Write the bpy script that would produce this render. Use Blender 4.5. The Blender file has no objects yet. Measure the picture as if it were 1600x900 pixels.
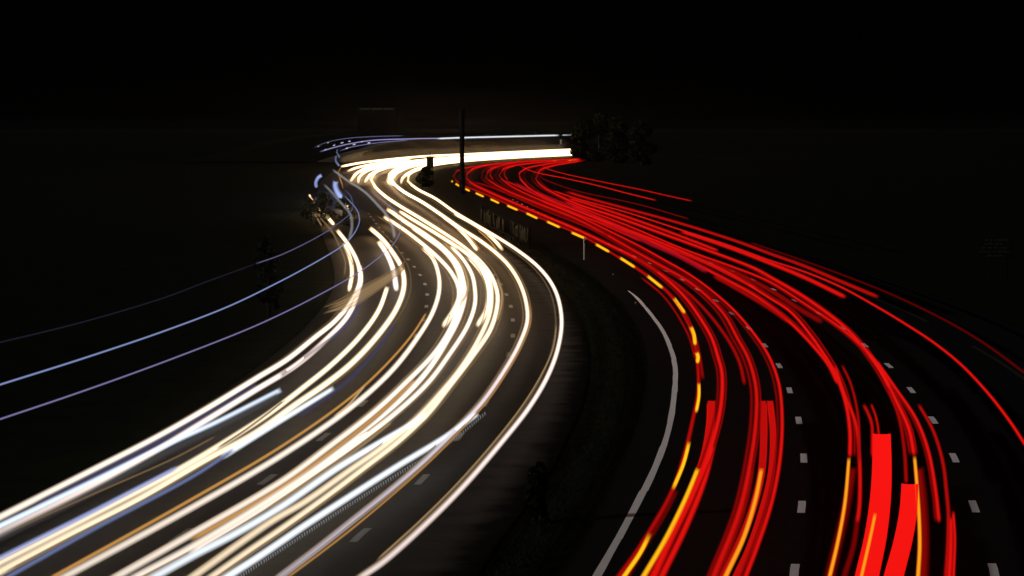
import bpy, math, random
from mathutils import Vector, Matrix

sc = bpy.context.scene
COL = sc.collection
random.seed(7)

# ------------------------------------------------------------------ camera
HAZE = 0.00003                                    # density of the night air
H_CAM, F_PX, HORIZON = 7.9, 4800.0, 195.0          # metres, pixels (1600 wide), pixel row
PITCH = math.atan((450.0 - HORIZON) / F_PX)
cam_d = bpy.data.cameras.new('camera')
cam = bpy.data.objects.new('camera', cam_d)
COL.objects.link(cam)
cam.location = (0, 0, H_CAM)
cam.rotation_euler = (math.radians(90) - PITCH, 0, 0)
cam_d.sensor_width = 36.0
cam_d.lens = 36.0 * F_PX / 1600.0
cam_d.clip_start, cam_d.clip_end = 1.0, 9000.0
sc.camera = cam

# ------------------------------------------------------------------ night sky and moonlight
MOON_EL = math.radians(13)
MOON_AZ = math.radians(-68)          # light comes from the left, a little behind the camera
w = bpy.data.worlds.new('World')
sc.world = w
w.use_nodes = True
wn = w.node_tree
bg = wn.nodes['Background']
sky = wn.nodes.new('ShaderNodeTexSky')
sky.sky_type = 'NISHITA'
sky.sun_disc = False
sky.sun_elevation = MOON_EL
sky.sun_rotation = math.radians(180) + MOON_AZ
wn.links.new(sky.outputs[0], bg.inputs[0])
bg.inputs[1].default_value = 0.00003
ld = bpy.data.lights.new('moon', 'SUN')
ld.energy = 0.46
ld.angle = math.radians(0.5)
ld.color = (1.0, 0.96, 0.93)
moon = bpy.data.objects.new('moon', ld)
COL.objects.link(moon)
moon.rotation_euler = (math.radians(90) - MOON_EL, 0, MOON_AZ)
moon.location = (0, -40, 40)

sc.view_settings.view_transform = 'Standard'
sc.view_settings.look = 'None'
sc.view_settings.exposure = 0.0
sc.view_settings.gamma = 1.0
sc.view_settings.use_curve_mapping = False
sc.cycles.use_denoising = True
sc.cycles.max_bounces = 5
sc.cycles.transparent_max_bounces = 32
sc.cycles.sample_clamp_indirect = 3.0

# ------------------------------------------------------------------ helpers
CP, SP = math.cos(PITCH), math.sin(PITCH)

def at(px, py, h=0.0):
    """the point of the place, h metres above the ground, that stands at this pixel of the 1600 x 900 photograph"""
    u, v = (px - 800.0) / F_PX, (450.0 - py) / F_PX
    dx, dy, dz = u, CP + v * SP, -SP + v * CP
    t = (h - H_CAM) / dz
    return Vector((dx * t, dy * t, h))

def smooth(pts, step):
    """centripetal Catmull-Rom through 2D or 3D points, sampled about every step"""
    P = [Vector(p) for p in pts]
    if len(P) == 2:
        n = max(2, int((P[1] - P[0]).length / step))
        return [P[0].lerp(P[1], i / n) for i in range(n + 1)]
    P = [P[0] * 2 - P[1]] + P + [P[-1] * 2 - P[-2]]
    out = []
    for i in range(1, len(P) - 2):
        p0, p1, p2, p3 = P[i - 1:i + 3]
        t0 = 0.0
        t1 = t0 + max(1e-4, (p1 - p0).length) ** 0.5
        t2 = t1 + max(1e-4, (p2 - p1).length) ** 0.5
        t3 = t2 + max(1e-4, (p3 - p2).length) ** 0.5
        n = max(1, int((p2 - p1).length / step))
        for k in range(n):
            t = t1 + (t2 - t1) * k / n
            a1 = p0 * ((t1 - t) / (t1 - t0)) + p1 * ((t - t0) / (t1 - t0))
            a2 = p1 * ((t2 - t) / (t2 - t1)) + p2 * ((t - t1) / (t2 - t1))
            a3 = p2 * ((t3 - t) / (t3 - t2)) + p3 * ((t - t2) / (t3 - t2))
            b1 = a1 * ((t2 - t) / (t2 - t0)) + a2 * ((t - t0) / (t2 - t0))
            b2 = a2 * ((t3 - t) / (t3 - t1)) + a3 * ((t - t1) / (t3 - t1))
            out.append(b1 * ((t2 - t) / (t2 - t1)) + b2 * ((t - t1) / (t2 - t1)))
    out.append(P[-2].copy())
    return out

def mesh_obj(name, verts, faces, mat, parent=None, smooth_shade=False):
    me = bpy.data.meshes.new(name)
    me.from_pydata([tuple(v) for v in verts], [], faces)
    if smooth_shade:
        me.polygons.foreach_set('use_smooth', [True] * len(me.polygons))
    if mat:
        me.materials.append(mat)
    o = bpy.data.objects.new(name, me)
    COL.objects.link(o)
    if parent:
        o.parent = parent
    return o

def tag(o, label=None, cat=None, group=None, kind=None):
    for k, v in (('label', label), ('category', cat), ('group', group), ('kind', kind)):
        if v:
            o[k] = v
    return o

def thing(name, loc, label, cat, group=None, rz=0.0):
    o = bpy.data.objects.new(name, None)
    COL.objects.link(o)
    o.location = loc
    o.rotation_euler = (0, 0, rz)
    return tag(o, label, cat, group)

def box(V, F, c, s, rz=0.0, chamfer=0.0):
    """an eight-corner box, optionally tapered at the top, added to V, F"""
    n = len(V)
    cs, sn = math.cos(rz), math.sin(rz)
    for z in (-1, 1):
        k = 1.0 - (chamfer if z > 0 else 0.0)
        for x, y in ((-1, -1), (1, -1), (1, 1), (-1, 1)):
            X, Y = x * s[0] / 2 * k, y * s[1] / 2 * k
            V.append((c[0] + X * cs - Y * sn, c[1] + X * sn + Y * cs, c[2] + z * s[2] / 2))
    for f in ((0, 3, 2, 1), (4, 5, 6, 7), (0, 1, 5, 4), (1, 2, 6, 5), (2, 3, 7, 6), (3, 0, 4, 7)):
        F.append(tuple(n + i for i in f))

def lathe(V, F, profile, sides=12, c=(0, 0, 0)):
    n = len(V)
    for r, z in profile:
        for k in range(sides):
            a = 2 * math.pi * k / sides
            V.append((c[0] + r * math.cos(a), c[1] + r * math.sin(a), c[2] + z))
    for i in range(len(profile) - 1):
        for k in range(sides):
            a, b = n + i * sides + k, n + i * sides + (k + 1) % sides
            F.append((a, b, b + sides, a + sides))
    F.append(tuple(n + (len(profile) - 1) * sides + k for k in range(sides)))

# ------------------------------------------------------------------ materials
def new_mat(name):
    m = bpy.data.materials.new(name)
    m.use_nodes = True
    return m, m.node_tree, m.node_tree.nodes['Principled BSDF']

def surface(name, c1, c2, scale, rough=0.85, bump=0.0, spec=0.3, detail=8.0, sheen=0.0, metal=0.0):
    m, nt, p = new_mat(name)
    geo = nt.nodes.new('ShaderNodeNewGeometry')
    nz = nt.nodes.new('ShaderNodeTexNoise')
    nz.inputs['Scale'].default_value = scale
    nz.inputs['Detail'].default_value = detail
    nz.inputs['Roughness'].default_value = 0.65
    nt.links.new(geo.outputs['Position'], nz.inputs['Vector'])
    cr = nt.nodes.new('ShaderNodeValToRGB')
    cr.color_ramp.elements[0].position, cr.color_ramp.elements[1].position = 0.3, 0.72
    cr.color_ramp.elements[0].color, cr.color_ramp.elements[1].color = (*c1, 1), (*c2, 1)
    nt.links.new(nz.outputs['Fac'], cr.inputs['Fac'])
    nt.links.new(cr.outputs[0], p.inputs['Base Color'])
    p.inputs['Roughness'].default_value = rough
    p.inputs['Specular IOR Level'].default_value = spec
    p.inputs['Metallic'].default_value = metal
    if sheen:
        p.inputs['Sheen Weight'].default_value = sheen
        p.inputs['Sheen Roughness'].default_value = 0.35
    if bump:
        b = nt.nodes.new('ShaderNodeBump')
        b.inputs['Strength'].default_value = bump
        b.inputs['Distance'].default_value = 0.02
        n2 = nt.nodes.new('ShaderNodeTexNoise')
        n2.inputs['Scale'].default_value = scale * 18
        n2.inputs['Detail'].default_value = 3
        nt.links.new(geo.outputs['Position'], n2.inputs['Vector'])
        nt.links.new(n2.outputs['Fac'], b.inputs['Height'])
        nt.links.new(b.outputs['Normal'], p.inputs['Normal'])
    return m

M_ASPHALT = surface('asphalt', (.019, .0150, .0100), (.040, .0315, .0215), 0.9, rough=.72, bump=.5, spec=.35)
M_ASPHALT_DARK = surface('dark asphalt', (.018, .018, .018), (.032, .031, .030), 0.9, rough=.9, bump=.5, spec=.12)
def shaded_rim(m):
    """light fall-off painted into the median-side strip of the asphalt, broken up by noise"""
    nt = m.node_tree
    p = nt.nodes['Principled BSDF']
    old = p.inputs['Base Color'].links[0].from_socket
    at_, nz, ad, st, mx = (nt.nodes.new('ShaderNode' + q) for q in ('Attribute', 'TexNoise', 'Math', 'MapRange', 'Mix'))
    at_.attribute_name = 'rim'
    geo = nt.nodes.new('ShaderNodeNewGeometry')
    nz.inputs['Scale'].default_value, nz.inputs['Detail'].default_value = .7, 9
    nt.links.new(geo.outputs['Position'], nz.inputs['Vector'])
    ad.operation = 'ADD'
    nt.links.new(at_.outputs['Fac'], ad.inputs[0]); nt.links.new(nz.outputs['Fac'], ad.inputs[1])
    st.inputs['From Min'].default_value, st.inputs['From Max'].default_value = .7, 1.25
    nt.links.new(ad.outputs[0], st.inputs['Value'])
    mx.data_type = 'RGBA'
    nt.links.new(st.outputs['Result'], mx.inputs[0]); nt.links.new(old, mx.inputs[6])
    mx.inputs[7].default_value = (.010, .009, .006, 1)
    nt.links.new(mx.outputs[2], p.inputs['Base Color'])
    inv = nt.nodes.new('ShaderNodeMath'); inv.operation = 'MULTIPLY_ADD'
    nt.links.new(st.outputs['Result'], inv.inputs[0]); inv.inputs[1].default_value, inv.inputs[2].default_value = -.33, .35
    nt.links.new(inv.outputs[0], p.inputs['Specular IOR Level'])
shaded_rim(M_ASPHALT)  # asphalt colour darkens towards the median in place of fading light
M_GROUND = surface('dark grassy soil', (.016, .020, .010), (.036, .040, .020), 0.5, rough=1, bump=.8, spec=.05)
M_BANK = surface('bare earth bank', (.20, .165, .115), (.40, .34, .25), 0.09, rough=1, spec=.1)
M_GRASS = surface('grass', (.010, .015, .006), (.022, .03, .011), 1.5, rough=.9, spec=.1)
M_LEAF = surface('leaves', (.008, .011, .005), (.022, .026, .011), 0.8, rough=.8, spec=.15)
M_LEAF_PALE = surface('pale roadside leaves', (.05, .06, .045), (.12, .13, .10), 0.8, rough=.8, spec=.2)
M_BARK = surface('bark', (.02, .017, .013), (.045, .038, .028), 3, rough=.95, spec=.1)
M_PAINT = surface('beaded road paint', (.62, .61, .57), (.82, .81, .77), 9, rough=.7, spec=.3, sheen=1.0)
M_WORN = surface('worn road paint', (.05, .046, .038), (.15, .138, .115), 9, rough=.8, spec=.3, sheen=.3)
M_FADED = surface('nearly worn off paint', (.07, .075, .065), (.15, .155, .14), 6, rough=.9, spec=.1)
M_STEEL = surface('galvanised steel', (.34, .33, .33), (.50, .49, .49), 2.5, rough=.6, spec=.4)
M_POST = surface('dull steel', (.03, .03, .03), (.05, .05, .045), 4, rough=.7, spec=.3)
M_DARK = surface('dark painted steel', (.010, .010, .010), (.018, .018, .016), 4, rough=.95, spec=.03)
M_SLAT = surface('weathered boards', (.03, .025, .016), (.11, .09, .06), 2.0, rough=.9, spec=.1)
M_WHITEP = surface('white plastic', (.7, .7, .66), (.8, .8, .78), 4, rough=.5, spec=.4)
M_SIGN = surface('dark sign sheet', (.012, .014, .008), (.02, .022, .012), 4, rough=.9, spec=.05)
M_SIGNINK = surface('faded sign marks', (.05, .05, .03), (.08, .08, .05), 8, rough=.9, spec=.05)
M_BLACKTOP = surface('dark render', (.006, .006, .006), (.012, .012, .011), .4, rough=.95, spec=.05)

def window_glow():
    m, nt, p = new_mat('dim window glow')
    p.inputs['Base Color'].default_value = (.05, .05, .045, 1)
    p.inputs['Emission Color'].default_value = (1, .95, .75, 1)
    p.inputs['Emission Strength'].default_value = .010
    return m
M_WINDOW = window_glow()

_glow = {}
def glow_mat(col, strength, alpha, soft, warm=False, lobe=0):
    """luminous streak: the brightness follows the thickness of lit air along the line of sight through the round streak"""
    key = (col, strength, alpha, soft, warm, lobe)
    if key in _glow:
        return _glow[key]
    m = bpy.data.materials.new('streak of light')
    m.use_nodes = True
    nt = m.node_tree
    nt.nodes.clear()
    N, L = nt.nodes.new, nt.links.new
    out, mix = N('ShaderNodeOutputMaterial'), N('ShaderNodeMixShader')
    tr, em = N('ShaderNodeBsdfTransparent'), N('ShaderNodeEmission')
    geo, ax, gl = N('ShaderNodeNewGeometry'), N('ShaderNodeAttribute'), N('ShaderNodeAttribute')
    ax.attribute_name, gl.attribute_name = 'axis', 'glow'
    def vm(op, a, b=None):
        n = N('ShaderNodeVectorMath'); n.operation = op
        L(a, n.inputs[0])
        if b is not None: L(b, n.inputs[1])
        return n
    def mt(op, a, b):
        n = N('ShaderNodeMath'); n.operation = op
        for i, q in enumerate((a, b)):
            if isinstance(q, (int, float)): n.inputs[i].default_value = q
            else: L(q, n.inputs[i])
        return n
    nv = vm('DOT_PRODUCT', geo.outputs['Normal'], geo.outputs['Incoming'])
    tv = vm('DOT_PRODUCT', ax.outputs['Vector'], geo.outputs['Incoming'])
    t2 = mt('MULTIPLY', tv.outputs['Value'], tv.outputs['Value'])
    pv = mt('SUBTRACT', 1.0001, t2.outputs[0])
    sq = mt('POWER', pv.outputs[0], 0.5)
    ab = mt('ABSOLUTE', nv.outputs['Value'], 0)
    rat = mt('DIVIDE', ab.outputs[0], sq.outputs[0])
    mn = mt('MINIMUM', rat.outputs[0], 1.0)
    prof = mt('POWER', mn.outputs[0], soft)
    fr = mt('SUBTRACT', 1.0, geo.outputs['Backfacing'])
    fa = mt('MULTIPLY', prof.outputs[0], alpha)
    fb = mt('MULTIPLY', fa.outputs[0], fr.outputs[0])
    ed = N('ShaderNodeAttribute')
    ed.attribute_name = 'edge'
    fac = mt('MULTIPLY', fb.outputs[0], ed.outputs['Fac'])
    st = mt('MULTIPLY', gl.outputs['Fac'], strength)
    em.inputs['Color'].default_value = (*col, 1)
    if lobe:                                # lamps shine along the lane, hardly sideways or down
        at_ = mt('ABSOLUTE', tv.outputs['Value'], 0)
        lb_ = mt('POWER', at_.outputs[0], lobe)
        st = mt('MULTIPLY', st.outputs[0], lb_.outputs[0])
    if warm:                                # longer exposed lamps burn to white with a warmer rim
        mr = N('ShaderNodeMapRange')
        mr.inputs['From Min'].default_value, mr.inputs['From Max'].default_value = 1.2, 3.6
        L(gl.outputs['Fac'], mr.inputs['Value'])
        mc = N('ShaderNodeMix'); mc.data_type = 'RGBA'
        L(mr.outputs['Result'], mc.inputs[0])
        mc.inputs[6].default_value, mc.inputs[7].default_value = (*col, 1), (1.0, .63, .33, 1)
        L(mc.outputs[2], em.inputs['Color'])
    L(st.outputs[0], em.inputs['Strength'])
    L(fac.outputs[0], mix.inputs[0]); L(tr.outputs[0], mix.inputs[1]); L(em.outputs[0], mix.inputs[2])
    L(mix.outputs[0], out.inputs[0])
    _glow[key] = m
    return m

COLOURS = {
    'white': (1.0, .80, .55), 'cream': (1.0, .85, .71), 'pink': (1.0, .82, .74), 'cool': (.86, .93, 1.0),
    'blue': (.42, .52, 1.0), 'ice': (.72, .83, 1.0), 'lavender': (.42, .39, .80), 'mauve': (.62, .54, .60), 'orange': (1.0, .48, .12),
    'brown': (.62, .40, .19), 'grey': (.60, .60, .63), 'red': (1.0, .008, .006), 'crimson': (.9, .012, .03),
    'yellow': (1.3, .60, .010), 'amber': (1.25, .40, .014),
}
GROUPS = {'white_light_trail': 'pale headlight trails on the left carriageway', 'blue_light_trail': 'blue marker lamp trails beside the left carriageway',
          'orange_light_trail': 'thin orange and brown trails among the headlight trails', 'grey_light_trail': 'dim grey trails',
          'red_light_trail': 'red tail lamp trails on the right carriageway', 'yellow_light_trail': 'yellow and amber trails along the red trails'}

def streak_mesh(path, radius, glow, aspect=1.0, sides=10):
    V, F, A, G = [], [], [], []
    n = len(path)
    for i, p in enumerate(path):
        t = (path[min(i + 1, n - 1)] - path[max(i - 1, 0)]).normalized()
        s = t.cross(Vector((0, 0, 1)))
        s = s.normalized() if s.length > 1e-4 else Vector((1, 0, 0))
        u = s.cross(t)
        for k in range(sides):
            a = 2 * math.pi * k / sides
            V.append(p + s * (math.cos(a) * radius[i] * aspect) + u * (math.sin(a) * radius[i]))
            A.append(t); G.append(glow[i])
    for i in range(n - 1):
        for k in range(sides):
            a, b = i * sides + k, i * sides + (k + 1) % sides
            F.append((a, b, b + sides, a + sides))
    return V, F, A, G

def finish_streak(name, V, F, A, G, mat, parent=None, edge=None):
    o = mesh_obj(name, V, F, mat, parent, True)
    me = o.data
    a = me.attributes.new('axis', 'FLOAT_VECTOR', 'POINT')
    a.data.foreach_set('vector', [c for t in A for c in t])
    g = me.attributes.new('glow', 'FLOAT', 'POINT')
    g.data.foreach_set('value', G)
    e = me.attributes.new('edge', 'FLOAT', 'POINT')
    e.data.foreach_set('value', edge or [1.0] * len(G))
    return o

def on_edge(p):
    return p[0] <= 2 or p[0] >= 1598 or p[1] >= 896

LAMP_H = {'red_light_trail': .85, 'yellow_light_trail': .87}
def trail(name, col, pts, label, w=1.0, s=1.0, a=1.0, h=None, soft=None, aspect=1.0, parent=None, gain=None, fade=False, twins=()):
    """one lamp's path through the place, traced at its lamp height above the road"""
    if h is None:
        h = LAMP_H.get(name, .65)
    raw = pts
    pts = [Vector((float(x), float(y))) for x, y in pts]
    if on_edge(pts[0]):
        d = (pts[0] - pts[1]).normalized()
        pts.insert(0, pts[0] + d * 70)
    if on_edge(pts[-1]):
        d = (pts[-1] - pts[-2]).normalized()
        pts.append(pts[-1] + d * 70)
    span = sum((q - p).length for p, q in zip(pts, pts[1:]))
    path = [at(p.x, p.y, h) for p in smooth(pts, min(7.0, max(.8, span / 14)))]
    if soft is None:
        soft = {'white_light_trail': 5.0, 'red_light_trail': 4.5, 'yellow_light_trail': 3.5}.get(name, 4.0)
    if gain is None:
        gain = 1.0 if name == 'white_light_trail' else 0.0
    rad, gl = [], []
    n = len(path)
    for i, p in enumerate(path):
        d = p.length
        k = .070 + .00050 * d if name == 'white_light_trail' else (.059 + .00029 * d if name in LAMP_H else .11 + .0006 * d)
        rad.append(k * w)
        g = (min(d, 420) / 62.0) ** gain if gain else 1.0
        if fade:
            g *= min(1.0, .15 + 1.7 * math.sin(math.pi * (i + .5) / n))
        gl.append(g)
    L = [0.0]
    for p, q in zip(path, path[1:]):
        L.append(L[-1] + (q - p).length)
    ramp = min(.5 + .004 * path[0].length, L[-1] * .25)
    ed = []
    for i in range(n):
        e = min(1.0, min(L[i], L[-1] - L[i]) / ramp)
        if aspect > 2:
            e = 1.0
        elif 0 < i < n - 1:
            e = max(e, .5)
        ed += [e] * 10
    o = finish_streak(name, *streak_mesh(path, rad, gl, aspect), glow_mat(COLOURS[col], s * (1.3 if name == 'white_light_trail' else 1.0), a, soft, name == 'white_light_trail' and gain > 0, 8 if name in LAMP_H else 0), parent, ed)
    if parent is None:
        tag(o, label, 'light trail', GROUPS[name])
    for dx, tw, ts in twins:               # fainter lines of the same lamp cluster
        c = trail(name if name != 'white_light_trail' else 'orange_light_trail', col if name != 'white_light_trail' else 'brown', [(x + dx, y) for x, y in raw], None, w=tw, s=ts, h=h - .06, parent=o, a=.85)
        c.name = 'faint_line'
    return o

# ------------------------------------------------------------------ ground and carriageways
def ribbon(left, right, cols, z):
    V, F = [], []
    for a, b in zip(left, right):
        for k in range(cols + 1):
            p = a.lerp(b, k / cols)
            V.append((p.x, p.y, z))
    for i in range(len(left) - 1):
        for k in range(cols):
            n = i * (cols + 1) + k
            F.append((n, n + 1, n + cols + 2, n + cols + 1))
    return V, F

def offset(path, d):
    """path moved d metres to the right of its direction, in plan"""
    out = []
    for i, p in enumerate(path):
        t = path[min(i + 1, len(path) - 1)] - path[max(i - 1, 0)]
        t.z = 0
        t.normalize()
        out.append(p + Vector((t.y, -t.x, 0)) * d)
    return out

def lane_path(pix):
    """lane line through ground pixels, from the near end to the far end, every 3 m"""
    return smooth([at(x, y, 0) for x, y in pix], 3.0)

LEFT_A = lane_path([(150, 930), (284, 836), (414, 752), (503, 685), (565, 633), (604, 590), (632, 554), (651, 523), (662, 497), (667, 474), (667, 456), (662, 439), (640, 408), (612, 378), (585, 346), (564, 316), (553, 292), (553, 280), (566, 268), (610, 257), (700, 249), (890, 241), (960, 238.5)])
LEFT_B = lane_path([(470, 930), (563, 836), (657, 752), (715, 685), (757, 633), (781, 590), (795, 554), (801.5, 523), (801, 497), (797, 474), (789, 456), (779, 438), (762, 420), (735, 398), (700, 372), (660, 345), (625, 318), (605, 298), (598, 284), (602, 274), (622, 264), (664, 256), (720, 250.5), (890, 243), (960, 240)])
RIGHT_A = lane_path([(1236, 930), (1241, 894), (1252, 798), (1256, 721), (1249, 661), (1235, 613.6), (1219, 574), (1196, 541), (1170, 512.6), (1141, 488), (1113, 466), (1083, 448), (1055, 431), (1027, 417), (998, 404), (970, 391), (930, 372), (880, 350), (830, 326), (790, 306), (767, 291), (758, 280), (763, 270), (787, 262), (835, 256), (905, 251.5), (960, 249.5)])
RIGHT_B = lane_path([(1560, 930), (1553, 893), (1524, 798), (1493, 720), (1461, 661), (1424, 610), (1389, 571.4), (1351.5, 540), (1313, 511), (1275, 487), (1237, 467), (1200, 448), (1165, 432), (1130, 418), (1096, 406), (1064, 394), (1020, 376), (960, 350), (900, 325), (850, 306), (822, 293), (808, 283), (808, 274), (826, 266), (872, 259), (930, 254), (980, 251.5)])

def resample(path, n):
    L = [0.0]
    for a, b in zip(path, path[1:]):
        L.append(L[-1] + (b - a).length)
    out, j = [], 0
    for i in range(n):
        s = L[-1] * i / (n - 1)
        while j < len(L) - 2 and L[j + 1] < s:
            j += 1
        f = (s - L[j]) / max(1e-6, L[j + 1] - L[j])
        out.append(path[j].lerp(path[j + 1], min(1, f)))
    return out

NR = 260
ground = mesh_obj('ground', [(-4000, -300, -.03), (4000, -300, -.03), (4000, 6000, -.03), (-4000, 6000, -.03)], [(0, 1, 2, 3)], M_GROUND)
tag(ground, kind='structure')
la, lb = resample(LEFT_A, NR), resample(LEFT_B, NR)
ra, rb = resample(RIGHT_A, NR), resample(RIGHT_B, NR)
left_edge, left_inner = offset(la, -4.5), offset(lb, 2.75)
right_inner, right_edge = offset(ra, -4.3), offset(rb, 6.9)
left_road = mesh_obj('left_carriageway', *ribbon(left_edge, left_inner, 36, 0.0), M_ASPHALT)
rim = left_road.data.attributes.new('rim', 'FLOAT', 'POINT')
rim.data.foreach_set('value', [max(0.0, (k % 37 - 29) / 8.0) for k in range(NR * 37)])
tag(left_road, kind='structure')
right_road = mesh_obj('right_carriageway', *ribbon(right_inner, right_edge, 8, 0.0), M_ASPHALT_DARK)
tag(right_road, kind='structure')

def marks(path, road, pix_first, length, width, mat, count, spacing=9.35, start=0):
    """painted dashes, each its own sheet 4 mm above the asphalt"""
    L = [0.0]
    for a, b in zip(path, path[1:]):
        L.append(L[-1] + (b - a).length)
    p0 = at(*pix_first)
    k0 = min(range(len(path)), key=lambda i: (path[i] - p0).length)
    def point(s):
        j = max(0, min(len(path) - 2, next((i for i in range(len(L) - 1) if L[i + 1] >= s), len(L) - 2)))
        return path[j].lerp(path[j + 1], (s - L[j]) / (L[j + 1] - L[j]))
    for i in range(start, count):
        c = L[k0] + i * spacing
        if c + length > L[-1] or c - length < 0:
            continue
        V, F = [], []
        for q in range(4):
            a = point(c - length / 2 + length * q / 3)
            b = point(c - length / 2 + length * q / 3 + .05)
            t = (b - a).normalized()
            nrm = Vector((t.y, -t.x, 0))
            j = random.uniform(-.006, .006)
            V += [a - nrm * (width / 2 + j) + Vector((0, 0, .004)), a + nrm * (width / 2 - j) + Vector((0, 0, .004))]
        F = [(0, 1, 3, 2), (2, 3, 5, 4), (4, 5, 7, 6)]
        mesh_obj('lane_marking', V, F, mat, road)

marks(RIGHT_A, right_road, (1241, 894), 2.0, .16, M_PAINT, 30)
marks(RIGHT_B, right_road, (1553, 893), 2.0, .16, M_PAINT, 30)
marks(LEFT_A, left_road, (284, 836), 2.0, .16, M_WORN, 24)
marks(LEFT_B, left_road, (563, 836), 2.0, .16, M_WORN, 24)

# ------------------------------------------------------------------ far bank behind the bend
far_part = [p for k, p in enumerate(left_edge) if k > NR * .45 and p.y > 640]
base = smooth([p.to_tuple() for p in offset(far_part, -5.0)][::4], 9.0)
base += [base[-1] + (base[-1] - base[-2]) * (k + 1) for k in range(8)]

def slope(name, prof, mat):
    V, F = [], []
    m = len(prof)
    for i, p in enumerate(base):
        t = base[min(i + 1, len(base) - 1)] - base[max(i - 1, 0)]
        t.normalize()
        nrm = Vector((-t.y, t.x, 0))
        e = min(1.0, min(i, len(base) - 1 - i) / 9.0 + .04)
        for j, (o_, z) in enumerate(prof):
            k = 1 + .10 * math.sin(i * .55 + j) + random.uniform(-.05, .05)
            V.append(p + nrm * o_ * (1 if j else 0) + Vector((0, 0, z * k * (e if z > 0 else 1))))
    for i in range(len(base) - 1):
        for j in range(m - 1):
            F.append((i * m + j, i * m + j + 1, (i + 1) * m + j + 1, (i + 1) * m + j))
    return tag(mesh_obj(name, V, F, mat, smooth_shade=True), kind='structure')
slope('embankment', [(0, -.1), (.7, 1.0), (1.8, 2.3), (3.4, 3.5), (5.5, 4.4), (9, 4.6), (12, -.2)], M_BANK)
slope('hill', [(8, -.1), (9, 4.0), (18, 4.8), (28, 5.8), (36, 5.4), (44, -.3)], M_GROUND)

# ------------------------------------------------------------------ trees and shrubs
def leaf_cloud(V, F, lobes, n, size, rnd):
    for _ in range(n):
        c, r = rnd.choice(lobes)
        d = Vector((rnd.gauss(0, 1), rnd.gauss(0, 1), rnd.gauss(0, 1))).normalized() * (rnd.random() ** .4)
        p = Vector(c) + Vector((d.x * r[0], d.y * r[1], d.z * r[2]))
        a = Vector((rnd.gauss(0, 1), rnd.gauss(0, 1), rnd.gauss(0, 1))).normalized()
        b = a.cross(Vector((rnd.gauss(0, 1), rnd.gauss(0, 1), rnd.gauss(0, 1)))).normalized()
        s = size * rnd.uniform(.6, 1.4)
        k = len(V)
        V += [p - a * s, p + b * s * .45, p + a * s, p - b * s * .45]
        F.append((k, k + 1, k + 2, k + 3))

def limb(V, F, a, b, r0, r1, sides=6):
    a, b = Vector(a), Vector(b)
    t = (b - a).normalized()
    s = t.cross(Vector((.3, 1, .1))).normalized()
    u = s.cross(t)
    n = len(V)
    for p, r in ((a, r0), (b, r1)):
        for k in range(sides):
            q = 2 * math.pi * k / sides
            V.append(p + s * math.cos(q) * r + u * math.sin(q) * r)
    for k in range(sides):
        F.append((n + k, n + (k + 1) % sides, n + sides + (k + 1) % sides, n + sides + k))

def tree(loc, h, label, seed, wide=.36, leaf=M_LEAF, n=900, size=.34, name='tree', cat='tree', group=None, low=.25):
    rnd = random.Random(seed)
    root = thing(name, loc, label, cat, group, rnd.uniform(0, 6))
    V, F = [], []
    limb(V, F, (0, 0, -.1), (0, 0, h * .45), h * .03, h * .02, 8)
    limb(V, F, (0, 0, h * .44), (h * .02, h * .01, h * .85), h * .02, h * .006)
    lobes = []
    for k in range(9):
        z = h * (low + (1 - low - .12) * k / 8)
        rr = h * wide * (1 - abs((k - 3) / 7.0)) * rnd.uniform(.55, 1)
        ang = rnd.uniform(0, 6.28)
        c = (math.cos(ang) * rr * .7, math.sin(ang) * rr * .7, z)
        limb(V, F, (0, 0, z * .7), c, h * .011, h * .004, 5)
        lobes.append((c, (h * wide * .5, h * wide * .5, h * .12)))
    mesh_obj('trunk', V, F, M_BARK, root)
    V, F = [], []
    leaf_cloud(V, F, lobes, n, size, rnd)
    mesh_obj('crown', V, F, leaf, root)
    return root

# dark trees that close the view of the far road on its right
for i, (px, dist, h, lab) in enumerate((
        (912, 640, 9, 'dark tree standing where the red trails vanish at their far end'),
        (936, 655, 10.5, 'taller dark tree just right of the far end of the red trails'),
        (966, 640, 9.5, 'dark tree third along from the far end of the red trails'),
        (1004, 610, 8.5, 'dark tree nearest the verge, fourth from the far end of the red trails'))):
    tree(((px - 800) / F_PX * dist, dist, 0), h, lab, 40 + i, wide=.33, n=3600, size=.5, group='dark trees beyond the right carriageway', low=.08)
# leaves lit up on the outside of the left bend
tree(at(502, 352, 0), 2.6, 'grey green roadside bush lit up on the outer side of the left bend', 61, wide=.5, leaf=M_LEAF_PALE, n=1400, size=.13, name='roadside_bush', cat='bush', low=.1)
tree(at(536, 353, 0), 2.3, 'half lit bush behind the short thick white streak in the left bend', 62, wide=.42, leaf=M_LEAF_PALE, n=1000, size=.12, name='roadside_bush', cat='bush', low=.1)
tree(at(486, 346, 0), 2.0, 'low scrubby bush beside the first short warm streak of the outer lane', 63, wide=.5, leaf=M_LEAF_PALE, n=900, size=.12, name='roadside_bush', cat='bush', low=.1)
tree(at(420, 505, 0), 3.6, 'thin faint sapling on the dark left verge under the blue trails', 64, wide=.2, n=500, size=.12, name='sapling', low=.25)
# shrubs in the median
tree(at(667, 292, 0), 2.6, 'rounded dark shrub at the foot of the short post in the far median', 71, wide=.42, n=1500, size=.22, name='shrub', cat='shrub', low=.1)
tree(at(657, 287, 0), 1.5, 'small dark shrub left of the rounded one in the far median', 72, wide=.5, n=700, size=.18, name='shrub', cat='shrub', low=.1)
tree(at(832, 815, 0), 1.1, 'slim pointed shrub dark against the lit asphalt, the shorter of two', 73, wide=.17, n=1500, size=.05, name='median_shrub', cat='shrub', low=.1)
tree(at(844, 812, 0), 1.16, 'slim blunt topped shrub dark against the lit asphalt, the taller of two', 74, wide=.17, n=1500, size=.05, name='median_shrub', cat='shrub', low=.1)

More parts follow.
